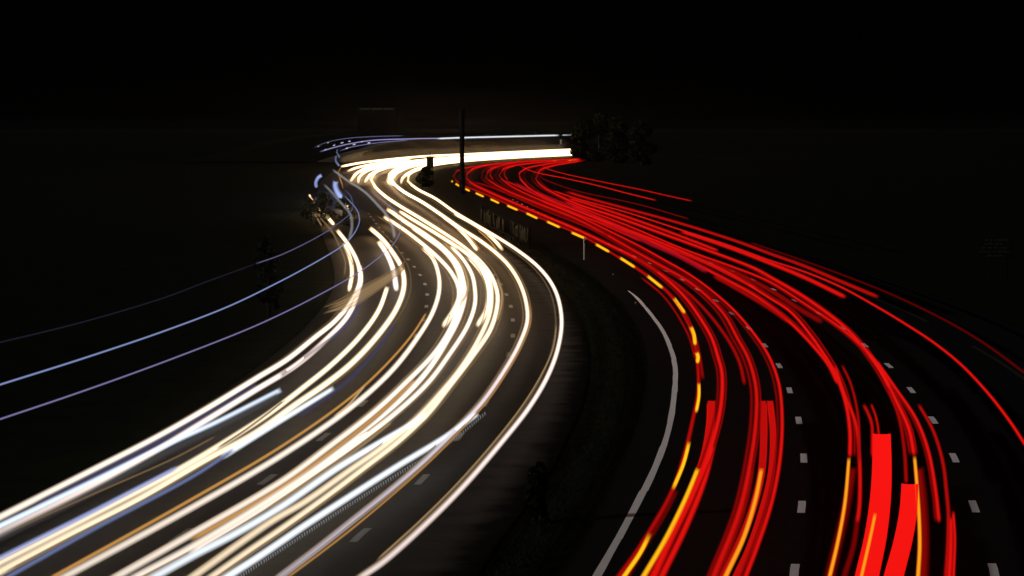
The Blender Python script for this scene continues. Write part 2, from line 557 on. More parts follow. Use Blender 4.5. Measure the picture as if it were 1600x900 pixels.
# ------------------------------------------------------------------ painted edge lines of the right carriageway
def edge_line(path, side, y0, y1, width, mat, seed, taper=False):
    """a solid line laid in strips about 6 m long, never quite in line with each other"""
    line = [p for p in offset(path, side) if y0 <= p.y <= y1]
    rnd = random.Random(seed)
    i = 0
    while i < len(line) - 1:
        j = min(i + 2 + rnd.choice((0, 0, 1)), len(line) - 1)
        off0, off1 = rnd.uniform(-.012, .012), rnd.uniform(-.012, .012)
        a, b = line[i], line[j].lerp(line[j - 1], .004)
        V, n = [], 5
        t = (b - a).normalized()
        nrm = Vector((t.y, -t.x, 0))
        for q in range(n):
            f = q / (n - 1)
            k = f * (j - i)
            m_ = min(int(k), j - i - 1)
            c = line[i + m_].lerp(line[i + m_ + 1], k - m_)
            wv = width / 2 * (1 if not taper else min(1, .12 + (y1 - c.y) / 9.0)) + rnd.uniform(-.008, .008)
            c = c + nrm * (off0 + (off1 - off0) * f)
            V += [c - nrm * wv + Vector((0, 0, .004)), c + nrm * wv + Vector((0, 0, .004))]
        mesh_obj('edge_line', V, [(2 * q, 2 * q + 1, 2 * q + 3, 2 * q + 2) for q in range(n - 1)], mat, right_road)
        i = j
edge_line(RIGHT_A, -3.42, 40, 148, .155, M_PAINT, 2, True)
edge_line(RIGHT_B, 3.82, 60, 112, .16, M_FADED, 4)
edge_line(RIGHT_B, 3.82, 123, 151, .16, M_FADED, 5)

# ------------------------------------------------------------------ mast, sign post and small roadside pieces
b = at(722, 304, 0)
mast = thing('lamp_post', b, 'tall dark mast standing against the glowing far bend between the carriageways', 'lamp post')
V, F = [], []
lathe(V, F, [(.34, -.05), (.34, 1.7), (.26, 1.8), (.27, 4.0), (.28, 9.4), (.14, 9.5)], 14)
mesh_obj('pole', V, F, M_DARK, mast, True)
V, F = [], []
box(V, F, (0, 0, .03), (.9, .9, .06)); mesh_obj('base_plate', V, F, M_POST, mast)
V, F = [], []
box(V, F, (0, -.335, .9), (.22, .03, .6)); mesh_obj('access_door', V, F, M_POST, mast)
V, F = [], []
lathe(V, F, [(.3, 9.45), (.34, 9.55), (.3, 9.7), (.05, 9.78)], 14); mesh_obj('cap', V, F, M_DARK, mast)

b = at(672, 285, 0)
post = thing('sign_post', b, 'short dark sign seen from behind with a thin rod on top, above the shrub', 'road sign')
V, F = [], []
box(V, F, (0, 0, 2.75), (.95, .08, 1.5)); mesh_obj('sign_panel', V, F, M_DARK, post)
for sx in (-.28, .28):
    V, F = [], []
    lathe(V, F, [(.06, -.05), (.06, 3.3), (.03, 3.34)], 8, (sx, -.11, 0)); mesh_obj('leg', V, F, M_DARK, post)
V, F = [], []
lathe(V, F, [(.045, 3.5), (.035, 4.2), (.01, 4.25)], 8); mesh_obj('rod', V, F, M_DARK, post)
V, F = [], []
box(V, F, (0, 0, 3.56), (1.15, .16, .1)); mesh_obj('top_rail', V, F, M_DARK, post)

b = at(913, 406, 0)
mk = thing('marker_post', b, 'short white marker post in the dark median by the yellow dashes', 'marker post')
V, F = [], []
lathe(V, F, [(.055, -.05), (.055, 1.2), (.045, 1.3), (.02, 1.32)], 10); mesh_obj('post', V, F, M_WHITEP, mk)
V, F = [], []
box(V, F, (0, -.058, 1.05), (.06, .012, .16)); mesh_obj('reflector', V, F, M_DARK, mk)

for px, py, lab in ((958, 431, 'tiny grey stud in the median left of the yellow dashes'), (993, 476, 'tiny grey stud beside the far tip of the white edge line')):
    r = thing('road_stud', at(px, py, 0), lab, 'road stud', 'small studs in the median')
    V, F = [], []
    box(V, F, (0, 0, .06), (.1, .07, .16), chamfer=.25); mesh_obj('housing', V, F, M_WORN, r)
    V, F = [], []
    box(V, F, (0, -.037, .09), (.06, .008, .05)); mesh_obj('lens', V, F, M_WHITEP, r)

pd_ = 846.0
rp = thing('reflector_post', ((876 - 800) / F_PX * pd_, pd_, 0), 'tiny upright white reflector lit at the far right end of the pale band', 'marker post')
V, F = [], []
lathe(V, F, [(.06, -.05), (.06, 2.7), (.03, 2.75)], 8); mesh_obj('post', V, F, M_DARK, rp)
V, F = [], []
box(V, F, (0, -.08, 3.2), (.5, .05, 1.2), chamfer=.3); mesh_obj('reflector', V, F, M_WHITEP, rp)

# low slatted fence in the median, lit by the headlights
fa, fb_ = at(752, 352, 0), at(826, 389, 0)
fd = fb_ - fa
fl = fd.length
fence = thing('slatted_fence', fa, 'low gappy slatted fence in the median, dimly lit beside the pale trails', 'fence', rz=math.atan2(fd.y, fd.x))
V, F = [], []
box(V, F, (fl / 2, 0, .28), (fl, .05, .1)); mesh_obj('bottom_rail', V, F, M_DARK, fence)
V, F = [], []
box(V, F, (fl / 2, 0, 1.32), (fl, .03, .03)); mesh_obj('top_rail', V, F, M_DARK, fence)
for i in range(7):
    V, F = [], []
    box(V, F, (fl * i / 6, .075, .7), (.1, .1, 1.46)); mesh_obj('fence_post', V, F, M_DARK, fence)
sl = None
rnd = random.Random(5)
n_s = 46
for i in range(n_s):
    f = (i + .5) / n_s
    if f < .12 and i % 4 or .24 < f < .3 or .55 < f < .66 or rnd.random() < .12:
        continue
    if sl is None:
        V, F = [], []
        box(V, F, (0, -.04, .84), (.5, .025, .78))
        so = mesh_obj('slat', V, F, M_SLAT, fence); sl = so.data
    else:
        so = bpy.data.objects.new('slat', sl); COL.objects.link(so); so.parent = fence
    so.location = (fl * f, rnd.uniform(-.01, .01), rnd.uniform(-.12, .08))
    so.scale = (rnd.uniform(.6, 1.1), 1, rnd.uniform(.8, 1.1))

# faint sign on the right verge (its lines are too dark to read: plain worn bars)
d_s = 157.0
sx0 = (1556 - 800) / F_PX * d_s
sgn = thing('verge_sign', (sx0, d_s, 0), 'almost invisible dark sign board far out on the right verge', 'road sign')
V, F = [], []
box(V, F, (0, 0, 1.6), (1.85, .05, 1.06)); mesh_obj('board', V, F, M_SIGN, sgn)
for s_ in (-.6, .6):
    V, F = [], []
    lathe(V, F, [(.045, -.05), (.045, 2.1), (.02, 2.12)], 8, (s_, .075, 0)); mesh_obj('leg', V, F, M_DARK, sgn)

rnd = random.Random(9)
V, F = [], []
for row, (x0, x1) in enumerate(((-.55, .62), (-.55, .35), (-.7, .55), (-.82, .78), (-.45, .3))):
    x = x0
    while x < x1 - .05:
        ln = rnd.uniform(.08, .30)
        box(V, F, (min(x + ln / 2, .82), -.029, 2.02 - row * .2), (ln, .006, .09))
        x += ln + rnd.uniform(.05, .12)
tag(mesh_obj('worn_lettering', V, F, M_SIGNINK, sgn), kind='stuff')

# dark low building with three dim window strips far behind the bend
bx, by = (589 - 800) / F_PX * 862, 862
bld = thing('far_building', (bx, by, 4.0), 'black far building with three dim window strips above the bend', 'building')
V, F = [], []
box(V, F, (0, 4, 2.2), (11, 6, 13.0)); mesh_obj('wall', V, F, M_BLACKTOP, bld)
V, F = [], []
box(V, F, (0, 4, 8.85), (11.5, 6.6, .3)); mesh_obj('roof', V, F, M_BLACKTOP, bld)
for k in (-1, 0, 1):
    V, F = [], []
    box(V, F, (k * 3.3, .97, 8.35), (2.8, .06, .36)); mesh_obj('window', V, F, M_WINDOW, bld)

# ------------------------------------------------------------------ grass on the median
rnd = random.Random(11)
V, F = [], []
for _ in range(6000):
    i = int(rnd.random() ** 1.8 * (NR * .22))
    a, b_ = left_inner[i], right_inner[min(NR - 1, i)]
    f = rnd.random()
    p = a.lerp(b_, .02 + .96 * f) + Vector((rnd.uniform(-.3, .3), rnd.uniform(-1.5, 1.5), 0))
    hh = rnd.uniform(.015, .07)
    ang = rnd.uniform(0, 6.28)
    dx, dy = math.cos(ang) * .02, math.sin(ang) * .02
    lx, ly = rnd.uniform(-.08, .08), rnd.uniform(-.08, .08)
    k = len(V)
    V += [(p.x - dx, p.y - dy, -.03), (p.x + dx, p.y + dy, -.03), (p.x + lx, p.y + ly, hh)]
    F.append((k, k + 1, k + 2))
tag(mesh_obj('grass', V, F, M_GRASS), kind='stuff')

# ------------------------------------------------------------------ headlight trails, near lanes to outer lanes
W, O, R, Y, B, G = 'white_light_trail', 'orange_light_trail', 'red_light_trail', 'yellow_light_trail', 'blue_light_trail', 'grey_light_trail'

trail(W, 'pink', [(570, 898), (600, 877), (662, 822), (724, 760), (787, 687), (827, 636), (855, 589), (871, 547), (877.5, 504), (872, 466), (860, 440), (840, 416), (810, 392), (776, 370), (740, 349), (710, 331), (680, 310), (650, 294), (637, 281), (640, 272), (656, 264), (680, 257), (720, 252), (800, 246), (912, 240.5)],
      'long pinkish white streak nearest the dark median, sweeping the whole bend', w=.85, s=.85, twins=[(-9, .3, .22)])
trail(W, 'mauve', [(442, 898), (496, 857), (549, 815), (620, 758), (667, 717), (713, 671), (752, 630), (788, 579), (812, 536), (824, 500), (821, 468), (811, 440), (795, 415), (776, 396), (750, 376), (720, 357), (690, 336), (660, 316), (630, 299), (615, 286), (612, 278), (620, 270), (640, 260), (668, 252), (720, 248), (800, 244), (912, 238.5)],
      'long streak second from the median, turning dull mauve near the camera', w=.9, s=.75, twins=[(-7, .3, .3), (6, .25, .35)], gain=1.5)
trail(W, 'white', [(336, 898), (389, 861), (442, 825), (513, 774), (567, 733), (620, 692), (655, 660), (674, 640), (702, 604), (738, 557), (766, 515), (776, 483), (777, 458), (768, 432), (752, 410), (722, 384), (690, 362), (655, 340), (625, 322), (600, 305), (585, 290), (580, 278), (588, 268), (604, 261), (640, 254), (700, 248), (800, 243), (912, 237.5)],
      'long warm white streak along the right side of the bright middle bundle', w=1.0, s=1.0, twins=[(9, .3, .3)])
trail(W, 'white', [(306, 898), (424, 815), (478, 783), (549, 733), (600, 697), (650, 655), (690, 612), (720, 575), (748, 530), (765, 490), (768, 460), (764, 436), (750, 412), (720, 390), (680, 364), (645, 343), (620, 328)],
      'warm white streak just inside the right side of the middle bundle', w=1.0, s=.9, twins=[(-8, .3, .35)])
trail(W, 'white', [(748, 506), (760, 485), (764, 460), (758, 434), (744, 414), (725, 396)],
      'short fat white streak cut off blunt under the crest of the middle bundle', w=1.2, s=1.0)
trail(W, 'cream', [(300, 862), (407, 797), (495, 737), (549, 699), (613, 650), (667, 600), (702, 554), (731, 508), (742, 475), (742, 452), (737, 428), (720, 401), (700, 382)],
      'single cream streak in the dark gap inside the middle bundle', w=.95, s=.95, twins=[(8, .25, .3), (-9, .3, .35)])
trail(W, 'cool', [(249, 897), (300, 869), (371, 832), (442, 790), (531, 729), (602, 687), (645, 662), (673, 643)],
      'cool white streak that starts at a bright tip and crosses under the middle bundle', w=1.1, s=1.0)
trail(W, 'cream', [(220, 898), (300, 855), (442, 768), (513, 719), (600, 650), (666, 582), (699, 531), (718, 493), (726, 461), (724, 440), (716, 415), (695, 390), (665, 367), (634, 347), (610, 330), (600, 324)],
      'thick cream streak, right one of the pair on the left side of the middle bundle', w=1.15, s=1.0, twins=[(10, .3, .3)])
trail(W, 'cream', [(188, 898), (300, 834), (442, 751), (513, 699), (584, 644), (635, 597), (680, 550), (705, 510), (716, 475), (716, 448), (704, 424), (684, 402), (660, 381), (630, 358), (596, 336)],
      'cream streak, left one of the pair on the left side of the middle bundle', w=1.0, s=.9, twins=[(-9, .25, .4)])
trail(W, 'white', [(695, 507), (712, 480), (720, 455), (718, 430), (708, 408), (690, 388), (660, 366), (640, 352)],
      'short fat white streak ending just above the cream pair of the middle bundle', w=1.25, s=1.0)
trail(W, 'cream', [(107, 898), (300, 793), (442, 710), (549, 636), (613, 578), (652, 528), (676, 488), (686, 455), (685, 428), (675, 402), (656, 384)],
      'lone cream streak with an orange twin on its upper edge', w=1.0, s=.85)
trail(W, 'white', [(0, 893), (100, 840), (213, 782), (320, 720), (400, 676), (462, 632), (506, 602), (549, 568), (592, 522), (620, 481), (631, 448), (628, 420), (614, 395), (596, 372), (574, 353)],
      'fat white streak, lower and longer one of the second pair from the left verge', w=1.15, s=1.1, twins=[(11, .3, .22)])
trail(W, 'white', [(0, 879), (142, 806), (284, 731), (400, 660), (433, 637), (477, 603), (520, 568), (563, 525), (592, 484), (607, 443)],
      'white streak starting rounded below the brown wisps, upper of the second pair', w=1.0, s=1.1)
trail(W, 'cream', [(0, 808), (142, 736), (249, 681), (324, 638), (404, 589), (448, 562), (491, 528), (525, 500), (549, 470), (562, 440), (560, 414), (546, 385), (524, 356)],
      'warm cream streak along the outermost edge of the left carriageway', w=1.0, s=1.05, twins=[(-9, .3, .18)])
trail(W, 'pink', [(0, 833), (142, 761), (249, 701), (320, 658), (400, 609), (462, 571), (506, 534), (543, 494), (558, 462), (564, 436), (561, 410)],
      'pinkish white streak just inside the outermost one, joining it at the left bend', w=1.05, s=1.0)
trail(W, 'ice', [(0, 822), (142, 754), (267, 692), (338, 660), (400, 629), (445, 606)],
      'pale blue streak with a blunt tip beginning below the outermost pair', w=.95, s=1.0, gain=0)
trail(W, 'blue', [(18, 898), (142, 829), (300, 745), (371, 699)],
      'dim lavender tail running on under the second pair towards the picture corner', w=.7, s=.24, gain=0)
trail(W, 'cool', [(350, 712), (371, 699), (442, 655), (490, 626), (528, 603)],
      'bright bluish white streak with a blunt tip, right of the pale blue one', w=1.0, s=1.0, gain=0)
trail(W, 'white', [(546, 452), (550, 425), (546, 400), (535, 376)], 'short white streak cut off blunt inside the outermost left bend', w=1.0, s=1.0)
trail(W, 'cool', [(619, 450), (614, 420), (604, 396), (588, 372)], 'short fat white streak cut off square inside the second bend from the left', w=1.25, s=1.0)
trail(W, 'white', [(520, 349), (508, 335), (492, 318)], 'short thick warm streak just above the start of the outermost streak', w=.95, s=1.0)
trail(W, 'white', [(491, 316), (486, 309), (482, 302)], 'tiny faint streak tip at the far left end of the outer lane', w=.6, s=.5)
trail(W, 'white', [(547, 329), (541, 323), (533, 316)], 'short thick white dash crossed by a grey trail at the left bend', w=1.35, s=1.2)

# the serrated pulsing lamp in the right lane
pulse = trail(W, 'cool', [(360, 898), (407, 868), (478, 820), (549, 774), (620, 729), (700, 680), (752, 641)],
              'cool white streak with a comb of fine teeth below it in the right lane', w=1.0, s=1.0, gain=0)
V, F, A, Gl = [], [], [], []
for p in smooth([Vector(q) for q in ((365, 903), (412, 873), (483, 826), (554, 780), (625, 735), (705, 686), (757, 643))], 4.3):
    a, b_ = at(p.x, p.y, .58), at(p.x + 1.2, p.y + 6, .58)
    v_, f_, a_, g_ = streak_mesh([a, b_], [.016, .012], [1, .6], sides=5)
    n0 = len(V)
    V += v_; F += [tuple(n0 + i for i in f) for f in f_]; A += a_; Gl += g_
comb = finish_streak('flicker_teeth', V, F, A, Gl, glow_mat(COLOURS['cool'], .28, .9, .8), pulse)
comb['kind'] = 'stuff'

trail(G, 'grey', [(0, 838), (142, 769), (267, 703), (338, 668), (445, 612)], 'dull grey green band under the pale blue streak', w=.9, s=.10, a=.8)
trail(B, 'lavender', [(60, 788), (200, 716), (330, 645), (410, 597)], 'dim lavender band between the two outermost cream streaks', w=.8, s=.16, a=.8, h=.7)
trail(B, 'lavender', [(440, 586), (500, 541), (542, 507), (562, 473), (570, 440)], 'dim lavender rim on the inner side of the left bend', w=.7, s=.16, a=.8, h=.66)
trail(B, 'lavender', [(470, 648), (540, 598), (590, 545), (622, 500)], 'dim lavender rim on the inner side of the second bend', w=.7, s=.12, a=.8, h=.66)

trail(B, 'blue', [(0, 872), (70, 837), (142, 801), (215, 763), (284, 727)], 'clear blue rim along the upper side of the second pair near the left edge', w=.5, s=.75, a=.85, h=.7)
for px, py, ln, sl in ((512, 223, 3, -.3), (521, 227.5, 4, -.4), (533, 223.5, 5, -.3), (545, 221, 4, -.2), (552, 226, 5, -.25), (565, 221.5, 4, -.2), (508, 234, 3, -.5), (541, 232, 4, -.35), (497, 229, 3, -.6), (575, 223.5, 5, -.15)):
    trail(B, 'ice', [(px, py), (px + ln, py + sl * ln)], 'tiny bluish speck among the sparkles over the left end of the far bend', w=.3, s=1.2, h=5.0)

# short paired ends right of the middle bundle
trail(W, 'white', [(784, 389), (776, 379), (760, 364), (735, 347), (706, 332)], 'short white streak ending blunt against the median streak, right of two', w=.95, s=1.0)
trail(W, 'white', [(744, 389), (730, 371), (708, 350), (690, 337)], 'short white streak ending blunt in the right lane, left of two', w=.95, s=1.0)
trail(O, 'orange', [(776, 390), (765, 376), (745, 358)], 'hair thin orange line beside the right blunt ended white streak', w=.28, s=.7)
trail(O, 'orange', [(749, 389), (738, 374), (722, 357)], 'hair thin orange line beside the left blunt ended white streak', w=.28, s=.7)

# far bend
trail(W, 'white', [(548, 283), (556, 272), (575, 262), (610, 256), (668, 250), (760, 243.5), (912, 236.5)], 'curled white streak tip in the far bend, leftmost of three', w=1.0, s=1.0)
trail(W, 'white', [(560, 284), (562, 276), (575, 266), (600, 259.5), (650, 252.5), (760, 245.5), (912, 238)], 'curled white streak tip in the far bend, middle of three', w=1.0, s=1.0)
trail(W, 'white', [(571, 283), (580, 272), (600, 263.5), (640, 256), (700, 250.5), (800, 245), (912, 239.5)], 'curled white streak tip in the far bend, rightmost of three', w=1.0, s=1.0)
trail(W, 'white', [(612, 284), (609, 279), (614, 271), (630, 262), (660, 254), (720, 248.5)], 'dazzling knot of white where the far trails bunch and flare', w=2.2, s=1.3)
trail(W, 'white', [(627, 285), (630, 277), (645, 267), (675, 258), (730, 250)], 'short white hook just right of the dazzling knot', w=1.0, s=1.0)
trail(W, 'cool', [(534, 260), (560, 255), (600, 250), (660, 244.5), (720, 241.5), (800, 237.8), (912, 233)], 'thin cool white line along the top of the far white band', w=.8, s=.7, h=1.2)
trail(W, 'cool', [(544, 267), (556, 262.5), (575, 258), (610, 252), (645, 247.5)], 'cool white smear under the thin top line of the far band', w=.9, s=.6)
trail(O, 'brown', [(536, 250), (552, 245), (580, 238.5), (620, 236), (650, 236)], 'broad soft brown smear above the left end of the far band', w=1.7, s=.32, a=.5, soft=1.6, h=1.6)
trail(O, 'brown', [(552, 251), (580, 245), (620, 240), (680, 237.5), (760, 235), (890, 231)], 'long soft brown smear lying on top of the far white band', w=2.0, s=.24, a=.45, soft=1.6, h=1.6)
trail(O, 'brown', [(606, 231.5), (620, 229), (638, 229), (655, 230.5)], 'small brown smear floating highest above the far bend', w=1.0, s=.3, a=.6, soft=1.4, h=2.2)
trail(W, 'cool', [(684, 216.6), (720, 215.2), (800, 213.2), (876, 211.3)], 'thin straight cream line high over the far band, behind the dark mast', w=.72, s=.8, h=5.0, gain=0)
trail(W, 'cool', [(879, 211.2), (886, 211), (893, 211)], 'tiny detached dash at the far end of the high cream line', w=.45, s=.5, h=5.0, gain=0)
trail(B, 'lavender', [(490, 231), (503, 225), (520, 220), (544, 216), (580, 213.5), (632, 212)], 'faint violet arc topmost over the far left bend', w=.2, s=.4, a=.9, h=5.6)
trail(B, 'lavender', [(500, 237), (520, 231), (540, 226), (580, 219.5), (640, 217), (690, 216)], 'violet arc leading into the high straight cream line', w=.34, s=.8, h=5.0)
trail(B, 'lavender', [(530, 236), (548, 230), (570, 226), (600, 222), (640, 219)], 'short violet arc just below the one that leads into the cream line', w=.24, s=.6, a=.9, h=4.8)
trail(B, 'blue', [(528, 231), (526.5, 237), (530, 245)], 'tiny upright bluish squiggle, upper of two left of the far bend', w=.45, s=.9, h=4.6)
trail(B, 'blue', [(526, 241), (524.5, 250), (529, 258)], 'tiny upright bluish squiggle, lower of two left of the far bend', w=.5, s=.9, h=4.2)
trail(B, 'blue', [(531, 306), (526, 297), (524, 288), (526, 278)], 'fat bluish white comma between the two grey trails', w=1.25, s=1.6, h=1.5)
trail(B, 'blue', [(506, 272), (498, 277), (494, 284), (494, 290)], 'ragged bluish white patch at the extreme left of the far bend, upper of two', w=.85, s=1.1, h=2.0)
trail(B, 'blue', [(492, 302), (494, 305), (496, 309)], 'small bluish white blob at the extreme left of the far bend, lower of two', w=.9, s=1.3, h=1.6)
trail(O, 'orange', [(534, 261), (530, 266), (529, 272), (532, 282), (535, 288)], 'thin orange squiggle left of the far bend beside the bluish comma', w=.3, s=.6, h=1.4)
trail(O, 'orange', [(531, 274), (533, 283), (536, 294)], 'hair thin orange line below the orange squiggle', w=.22, s=.5, h=1.4)

# lorry marker lamps, 3.4 m and higher
trail(B, 'blue', [(0, 601), (130, 560), (260, 516), (361, 477), (439, 439), (462, 427), (510, 400), (536, 383), (554, 364), (562, 344), (560, 332), (550, 318), (536, 304)],
      'bright blue line floating over the dark left verge, middle of three', w=.19, s=.55, h=3.43)
trail(B, 'lavender', [(0, 655), (130, 611), (260, 564), (390, 513), (451, 485), (500, 460), (540, 438), (566, 422), (604, 392), (620, 374), (627, 352), (620, 332), (600, 315), (578, 298)],
      'violet line floating over the dark left verge, lowest of three', w=.17, s=.45, h=3.4)
trail(B, 'lavender', [(0, 535), (130, 503), (260, 464), (318, 442), (400, 412)],
      'barely visible dark violet line on the left, uppermost of three', w=.16, s=.03, h=4.2)
trail(B, 'lavender', [(400, 412), (442, 397), (500, 368), (530, 348), (546, 334), (552, 318), (548, 306), (536, 294)],
      'thin dim violet line that hooks round above the bright blue one', w=.17, s=.25, h=4.2)
trail(G, 'grey', [(616, 371), (614, 356), (604, 336), (590, 320), (570, 300), (540, 280), (517, 263)], 'dull grey trail slanting down across the warm haze of the left bend, right of two', w=.62, s=.45, h=2.4)
trail(G, 'grey', [(546, 373), (550, 352), (547, 334), (530, 314), (520, 302), (503, 285)], 'dull grey trail slanting into the left bend, left of two', w=.6, s=.33, h=2.4)

# thin warm lines
trail(O, 'orange', [(89, 898), (284, 789), (442, 696), (549, 620), (604, 569), (644, 523), (668, 486)], 'orange streak hugging the upper edge of the lone cream streak', w=.36, s=.55)
trail(O, 'orange', [(455, 898), (509, 858), (560, 818), (632, 757), (680, 713), (724, 668), (762, 626), (797, 574), (819, 532), (829, 500), (826, 470)], 'thin orange line on the right side of the mauve streak', w=.24, s=.4)
trail(O, 'brown', [(590, 874), (655, 815), (716, 754), (779, 682), (818, 631), (846, 585), (864, 545), (870, 505)], 'thin brown line on the left side of the median streak', w=.24, s=.5)
trail(O, 'brown', [(420, 795), (495, 745), (555, 704), (616, 656)], 'amber brown band along the upper edge of the cream streak in the dark gap', w=.4, s=.5)
trail(O, 'orange', [(300, 843), (389, 792), (442, 760), (513, 709), (590, 648), (652, 590)], 'orange seam between the two cream streaks of the pair', w=.4, s=.6)
trail(O, 'brown', [(722, 474), (731, 450), (727, 425), (710, 396), (690, 376)], 'brown line along the crest of the middle bundle, left half', w=.45, s=.8)
trail(O, 'brown', [(777, 500), (783, 478), (784, 458), (775, 432)], 'brown line outside the crest of the middle bundle, right half', w=.4, s=.7)
trail(O, 'brown', [(680, 374), (660, 360), (637, 347)], 'hair thin brown line above the left half of the middle bundle', w=.25, s=.7)
trail(O, 'brown', [(760, 418), (730, 392), (700, 371), (668, 352)], 'hair thin brown line inside the neck of the middle bundle', w=.25, s=.8)
trail(O, 'brown', [(537, 432), (540, 412), (530, 384), (516, 358), (500, 340), (482, 318)], 'dark orange line outside the outermost left bend', w=.32, s=.35)
trail(O, 'brown', [(502, 352), (495, 340), (487, 328)], 'short tan line left of the first thick warm dash', w=.35, s=.5)
trail(O, 'brown', [(523, 650), (545, 632), (562, 612), (572, 600)], 'thin cream scratch between the second pair and the lone cream streak', w=.3, s=.9)
trail(O, 'brown', [(20, 828), (150, 770), (270, 717), (340, 680)], 'thin brown rim under the outermost pair of streaks', w=.25, s=.25)
trail(O, 'brown', [(340, 700), (380, 674), (420, 645), (450, 621)], 'ragged brown rim over the second pair of streaks', w=.3, s=.3)

wisp = thing('brown_light_wisps', at(590, 452, .9), 'bundle of fine brown wisps slanting between the two left bends', 'light trail', GROUPS[O])
rnd = random.Random(3)
for k in range(14):
    o_ = (k - 6.5) * 1.35
    pts = [(635 - k * .4, 402 + k * .9), (630 + o_ * .15, 416 + o_ * .5), (606, 434 + o_ * .9), (577, 452 + o_ * 1.25), (547, 470 + o_ * 1.3), (522 - rnd.uniform(0, 22), 484 + o_ * .9)]
    c = trail(O, 'brown', pts, None, w=rnd.uniform(.14, .34), s=rnd.uniform(.2, .75), a=.6, h=.9 + k * .02, fade=True, parent=wisp)
    c.name = 'wisp'
    c.matrix_parent_inverse = Matrix.Translation(-wisp.location)

# ------------------------------------------------------------------ tail lamp trails
r_ = lambda *a, **k: trail(R, *a, **k)
r_('red', [(969, 898), (995, 862), (1048, 772), (1068, 715), (1082, 658), (1091, 609), (1089, 560), (1082, 524), (1068, 492), (1044, 458), (1004, 426), (960, 398), (914, 371), (850, 343), (808, 326), (776, 311), (740, 296), (720, 288), (712, 281), (709, 274), (716, 266), (728, 262), (760, 257.5), (810, 253), (858, 249.5)],
   'dark red streak nearest the median, threaded by the row of yellow dashes', w=.9, s=.45)
r_('red', [(1086, 560), (1078, 530), (1062, 498), (1036, 462), (1000, 432)], 'faint red streak left of the yellow dashes on the bend', w=.7, s=.35, a=.8)
r_('red', [(1098, 590), (1093, 556), (1086, 526), (1073, 494), (1050, 462), (1012, 430), (965, 399)], 'red glow right of the yellow dashes on the bend', w=.9, s=.35, a=.8)
r_('red', [(1022, 898), (1045, 847), (1082, 772), (1109, 704), (1126, 636), (1128, 583), (1121, 555), (1112, 528), (1096, 500), (1070, 464), (1036, 432), (998, 406), (940, 377), (900, 358), (850, 337), (800, 316), (760, 298), (740, 288), (729, 278), (731, 270), (740, 263.5), (762, 258), (812, 253), (910, 248)],
   'bright red streak just right of the row of yellow dashes, full length of the bend', w=1.05, s=.85, twins=[(-7, .7, .22), (6, .4, .3)])
r_('red', [(1116, 898), (1154, 802), (1171, 730), (1181, 660), (1181, 605), (1169, 560), (1152, 528), (1132, 492), (1106, 464), (1076, 440), (1036, 417), (1000, 397), (960, 374), (900, 342), (840, 318), (792, 298), (770, 286), (759, 276), (764, 266), (784, 258), (812, 253.5), (852, 250)],
   'red streak through the middle of the first red lane, looping round at the far bend', w=1.0, s=.7, twins=[(-8, .8, .25), (6, .5, .25)])
r_('red', [(1163, 598), (1156, 568), (1143, 540), (1120, 506), (1092, 474), (1058, 444), (1016, 418), (985, 398)], 'dim red streak clinging to the left of the middle one in the first lane', w=1.0, s=.35)
r_('red', [(1166, 898), (1184, 851), (1205, 787), (1218, 722), (1222, 654), (1216.5, 598), (1201, 556), (1180, 524), (1148, 486), (1112, 454), (1076, 428), (1036, 405), (1000, 385), (950, 360), (900, 336), (850, 315), (810, 297), (790, 285), (780, 273), (788, 263), (820, 256.5), (880, 251)],
   'clean red streak just left of the first row of white lane marks', w=.8, s=.8, twins=[(-7, .7, .2)])
r_('crimson', [(1102, 423), (1060, 400), (1012, 379), (940, 344), (880, 318), (820, 294), (800, 284)], 'broad crimson band with a cut end in the thick of the red bundle', w=1.7, s=.42, a=.9)
r_('red', [(1308, 597), (1295, 571), (1272, 542), (1235, 504), (1200, 476), (1170, 456), (1140, 440), (1104, 421), (1060, 398), (1000, 369), (940, 342), (890, 320)],
   'red streak ending blunt in the second lane left of the grouped stubs', w=1.0, s=.8, twins=[(6, .5, .3)])
r_('red', [(1328, 711), (1328, 673), (1322, 632), (1307, 588), (1287, 553), (1263, 519), (1235, 487), (1200, 464), (1140, 427), (1080, 399), (1030, 378), (960, 352), (900, 329), (850, 308), (822, 290), (813, 280), (812, 270), (822, 263), (850, 257), (910, 249.5)],
   'red streak that turns yellow where it comes down the second lane', w=.9, s=.85, twins=[(7, .6, .3)])
r_('red', [(1340, 813), (1343, 787), (1343, 719), (1337, 662), (1320, 617), (1303, 567)], 'red streak in the second lane stopping just beside the yellow one', w=.8, s=.75)
r_('red', [(1342, 720), (1341, 654), (1330, 602), (1314, 567)], 'dim red stub, right one where the second lane streaks begin', w=.7, s=.35)
r_('red', [(1297, 898), (1320, 800), (1334, 720)], 'dark red glow under the yellow streak of the second lane', h=.6, w=1.7, s=.3, a=.7)
r_('red', [(1320, 898), (1334, 850), (1341, 800)], 'dark red tail fading right of the yellow streak in the second lane', h=.6, w=1.0, s=.22, a=.8)
r_('red', [(1363, 711), (1362, 662), (1356, 645), (1347, 628)], 'small red stub above the wide scarlet bar, left of two', w=.8, s=.5)
r_('red', [(1374, 684), (1369, 653), (1360, 628)], 'small red stub above the wide scarlet bar, right of two', w=.6, s=.5)
r_('red', [(1355, 898), (1368, 838), (1376, 775), (1378, 720), (1377.5, 677)], 'widest flat scarlet bar with a square top in the second lane', w=.3, s=1.0, soft=.05, aspect=8.7)
r_('red', [(1397, 898), (1411, 845), (1419, 800), (1422, 755)], 'second flat scarlet bar with a square top, beside the tall yellow streak', w=.3, s=1.0, soft=.05, aspect=7.2)
